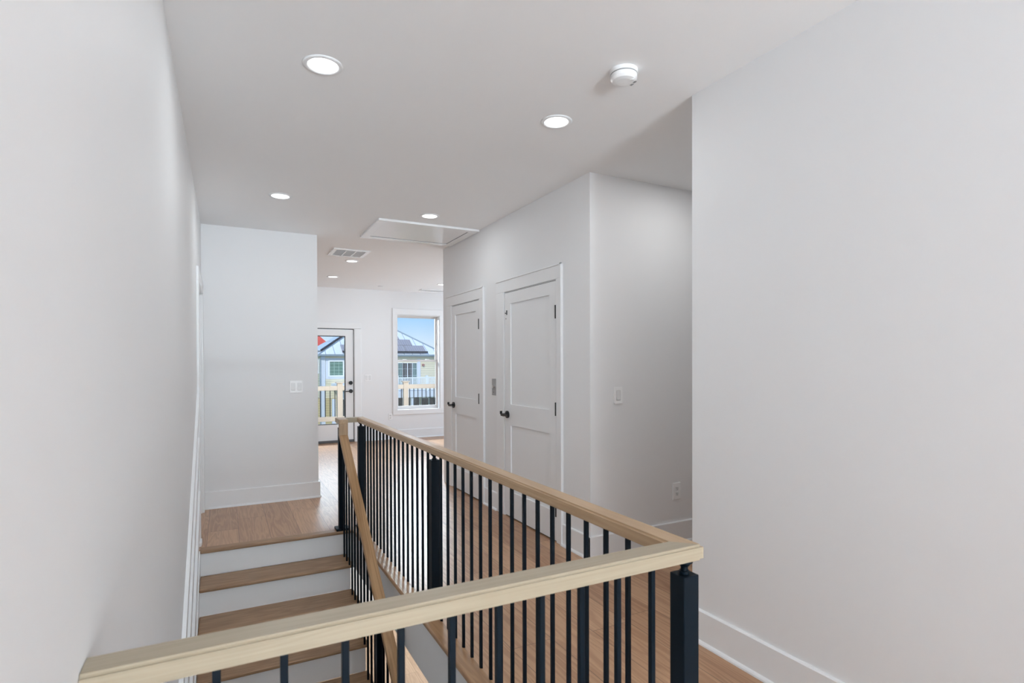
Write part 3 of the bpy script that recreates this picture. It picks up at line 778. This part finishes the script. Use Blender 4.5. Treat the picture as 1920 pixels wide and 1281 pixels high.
# first-floor balcony with white pickets
by = HY-1.6; bz = -.56
br = empty('balcony', (12, by, bz)); br.parent = h; br.matrix_parent_inverse = h.matrix_basis.inverted()
bk = .96
box('balcony_deck', (7.2, 16, by, yf, bz-.35, bz), HTRIM, br)
boxes('balcony_fascia', [(7.1, 16.1, by-.05, by, bz-.45, bz+.02)], HTRIM, br)
box('balcony_rail', (11.2*bk, 16, by, by+.08, .36, .43), HWHITE, br)
box('balcony_foot_rail', (11.2*bk, 16, by, by+.08, bz+.08, bz+.15), HWHITE, br)
for x in (10.82, 13.0, 15.2):
    box('balcony_post', (x-.08, x+.08, by-.04, by+.12, bz, .55), HWHITE, br)
bm = bmesh.new()
for k in range(48): bx(bm, 10.9+.105*k, 10.9+.105*k+.045, by+.01, by+.055, bz+.15, .36)
obj('balcony_pickets', bm, HWHITE, br)
for x in (6.5, 9.1, 11.95, 14.9):
    box('porch_column', (x-.11, x+.11, by+.05, by+.27, -6, bz-.4), HTRIM, br)
# lower windows behind the porch
yf = HY+.28
hwin(11.3, 12.25, -2.0, -1.05, HDARK, .06, None, 2); hwin(12.55, 13.0, -3.2, -1.05, HDARK, .06)
hwin(13.22, 13.72, -3.2, -1.2, HDARK, .08); hwin(13.85, 14.3, -3.2, -1.2, HDARK, .08); hwin(7.4, 8.3, -3.0, -1.1, HDARK, .08, None, 3)
box('porch_roof', (6.6, 7.9, HY-2.4, HY+.25, -.25, .05), HWHITE, h)

r = tag(empty('red_roof_house', (10, 70, -6)), 'distant house with a bright red roof above the white roof', 'house')
bm = bmesh.new(); A = [(8.4, 67.4, 3.1), (11.6, 67.4, 3.1), (11.6, 70.6, 3.1), (8.4, 70.6, 3.1)]; P = (9.85, 69, 4.9)
vs = [bm.verts.new(v) for v in A]; pv = bm.verts.new(P); bm.faces.new(vs)
for i in range(4): bm.faces.new((vs[i], vs[(i+1) % 4], pv))
obj('red_roof', bm, REDM, r); box('house_wall', (8.6, 11.4, 67.6, 70.4, -6, 3.1), SIDE2, r)
struct(box('ground', (-80, 120, 13.5, 160, -6.1, -6), GRASS))

# window frames added out of view for the fill lamps
def plain_window(name, d, axis, mull=1):
    w = struct(empty(name, ((d[0]+d[1])/2, (d[2]+d[3])/2, d[4])))
    x0, x1, y0, y1, z0, z1 = d
    if axis == 'Y':
        boxes('window_frame', [(x0, x0+.05, y0, y1, z0, z1), (x1-.05, x1, y0, y1, z0, z1), (x0+.05, x1-.05, y0, y1, z0, z0+.05), (x0+.05, x1-.05, y0, y1, z1-.05, z1), ((x0+x1)/2-.03, (x0+x1)/2+.03, y0, y1, z0+.05, z1-.05)], TRIM, w)
    else:
        boxes('window_frame', [(x0, x1, y0, y0+.05, z0, z1), (x0, x1, y1-.05, y1, z0, z1), (x0, x1, y0+.05, y1-.05, z0, z0+.05), (x0, x1, y0+.05, y1-.05, z1-.05, z1), (x0, x1, (y0+y1)/2-.03, (y0+y1)/2+.03, z0+.05, z1-.05)], TRIM, w)
    return w
plain_window('fill_window_rear', (.0, 1.9, YB-.1, YB-.04, .02, 2.25), 'Y')
plain_window('fill_window_side', (XFR+.05, XFR+.11, 6.9, 9.3, .5, 2.35), 'X')

# ------------------------------------------------------------------ lights
def area(name, loc, rot, sx, sy, power, col=(1, 1, 1)):
    l = bpy.data.lights.new(name, 'AREA'); l.shape = 'RECTANGLE'; l.size = sx; l.size_y = sy
    l.energy = power; l.color = col
    o = bpy.data.objects.new(name, l); C.objects.link(o); o.location = loc; o.rotation_euler = rot
    return o
R90 = math.pi/2
area('fill_rear', (.95, YB-.25, 1.15), (R90, 0, 0), 1.9, 2.0, P_REAR, (.80, .96, 1.08))  # unseen fill lamp added behind the camera
area('fill_side', (XFR+.5, 8.1, 1.05), (0, math.radians(117), 0), 1.6, 2.4, P_SIDE, (.84, .97, 1.1))  # unseen fill lamp added for the far room, tilted up
area('fill_lower', (3.2, 8.0, -.6), (0, 0, 0), 2.5, 3., P_LOW, (.88, .97, 1.02))  # unseen fill lamp added to brighten the lower storey
def aim(o, tgt): o.rotation_euler = (Vector(tgt)-o.location).to_track_quat('-Z', 'Y').to_euler()
aim(area('fill_rear_high', (.95, YB-1.1, 2.9), (0, 0, 0), 2.2, .8, P_REAR2, (.76, .955, 1.12)), (.95, -4.6, 0))  # added fill, bounces off the loft floor to lift the ceiling
aim(area('fill_rear_ground', (.95, YB-2.5, -.7), (0, 0, 0), 3.0, 1.5, P_REAR3, (.83, .965, 1.07)), (.95, 1.5, 2.74))  # added fill from below, aimed up at the hall ceiling
dk = area('daylight_deck_high', (2.9, YF+1.95, 2.85), (math.radians(72), 0, math.pi), 4.6, .6, P_FARSKY, (.84, .955, 1.05))
dk.data.spread = math.radians(125)
sun = bpy.data.lights.new('sun', 'SUN'); sun.energy = P_SUN; sun.angle = .02; sun.color = (1, .97, .92)
so = bpy.data.objects.new('sun', sun); C.objects.link(so); so.rotation_euler = (math.radians(54), 0, math.radians(-28))

# world: clear sky, deeper blue overhead and pale at the horizon
wd = bpy.data.worlds.new('sky'); SC.world = wd; wd.use_nodes = True; nt = wd.node_tree
bg = nt.nodes['Background']; tc = nt.nodes.new('ShaderNodeTexCoord')
sep = nt.nodes.new('ShaderNodeSeparateXYZ'); nt.links.new(tc.outputs['Generated'], sep.inputs[0])
rp = nt.nodes.new('ShaderNodeValToRGB'); nt.links.new(sep.outputs[2], rp.inputs[0])
rp.color_ramp.elements[0].position = 0.0; rp.color_ramp.elements[0].color = (*srgb(236, 244, 252), 1)
rp.color_ramp.elements[1].position = 1.; rp.color_ramp.elements[1].color = (*srgb(70, 140, 225), 1)
e = rp.color_ramp.elements.new(.085); e.color = (*srgb(160, 210, 255), 1)
e = rp.color_ramp.elements.new(.03); e.color = (*srgb(218, 236, 255), 1)
nt.links.new(rp.outputs[0], bg.inputs[0]); bg.inputs[1].default_value = P_SKY

# ------------------------------------------------------------------ camera
F, YAW, PIT, ROL = 1037.45, math.radians(27.442), math.radians(-.5013), math.radians(.1973)
cols = []
for d in ((1, 0, 0), (0, 1, 0), (0, 0, 1)):
    x = d[0]*math.cos(YAW)-d[1]*math.sin(YAW); y = d[0]*math.sin(YAW)+d[1]*math.cos(YAW); z = d[2]
    y, z = y*math.cos(PIT)+z*math.sin(PIT), -y*math.sin(PIT)+z*math.cos(PIT)
    x, z = x*math.cos(ROL)-z*math.sin(ROL), x*math.sin(ROL)+z*math.cos(ROL)
    cols.append((x, y, z))
right = Vector([c[0] for c in cols]); fwd = Vector([c[1] for c in cols]); up = Vector([c[2] for c in cols])
cam = bpy.data.cameras.new('camera'); co = bpy.data.objects.new('camera', cam); C.objects.link(co)
M = Matrix((right, up, -fwd)).transposed().to_4x4(); M.translation = (0, 0, 1.393)
co.matrix_world = M
cam.sensor_fit = 'HORIZONTAL'; cam.sensor_width = 36; cam.lens = F*36/1920
cam.shift_y = (690.69-640.5)/1920; cam.clip_start = .02; cam.clip_end = 500
cam.dof.use_dof = True; cam.dof.focus_distance = 5.0; cam.dof.aperture_fstop = 5.6
SC.camera = co

SC.cycles.max_bounces = 8; SC.cycles.diffuse_bounces = 6; SC.cycles.glossy_bounces = 3; SC.cycles.adaptive_threshold = .04; SC.cycles.transparent_max_bounces = 12
SC.cycles.sample_clamp_indirect = 6
vs = SC.view_settings; vs.view_transform = 'Standard'; vs.look = 'None'; vs.gamma = 1; vs.exposure = 0.14
vs.use_curve_mapping = False
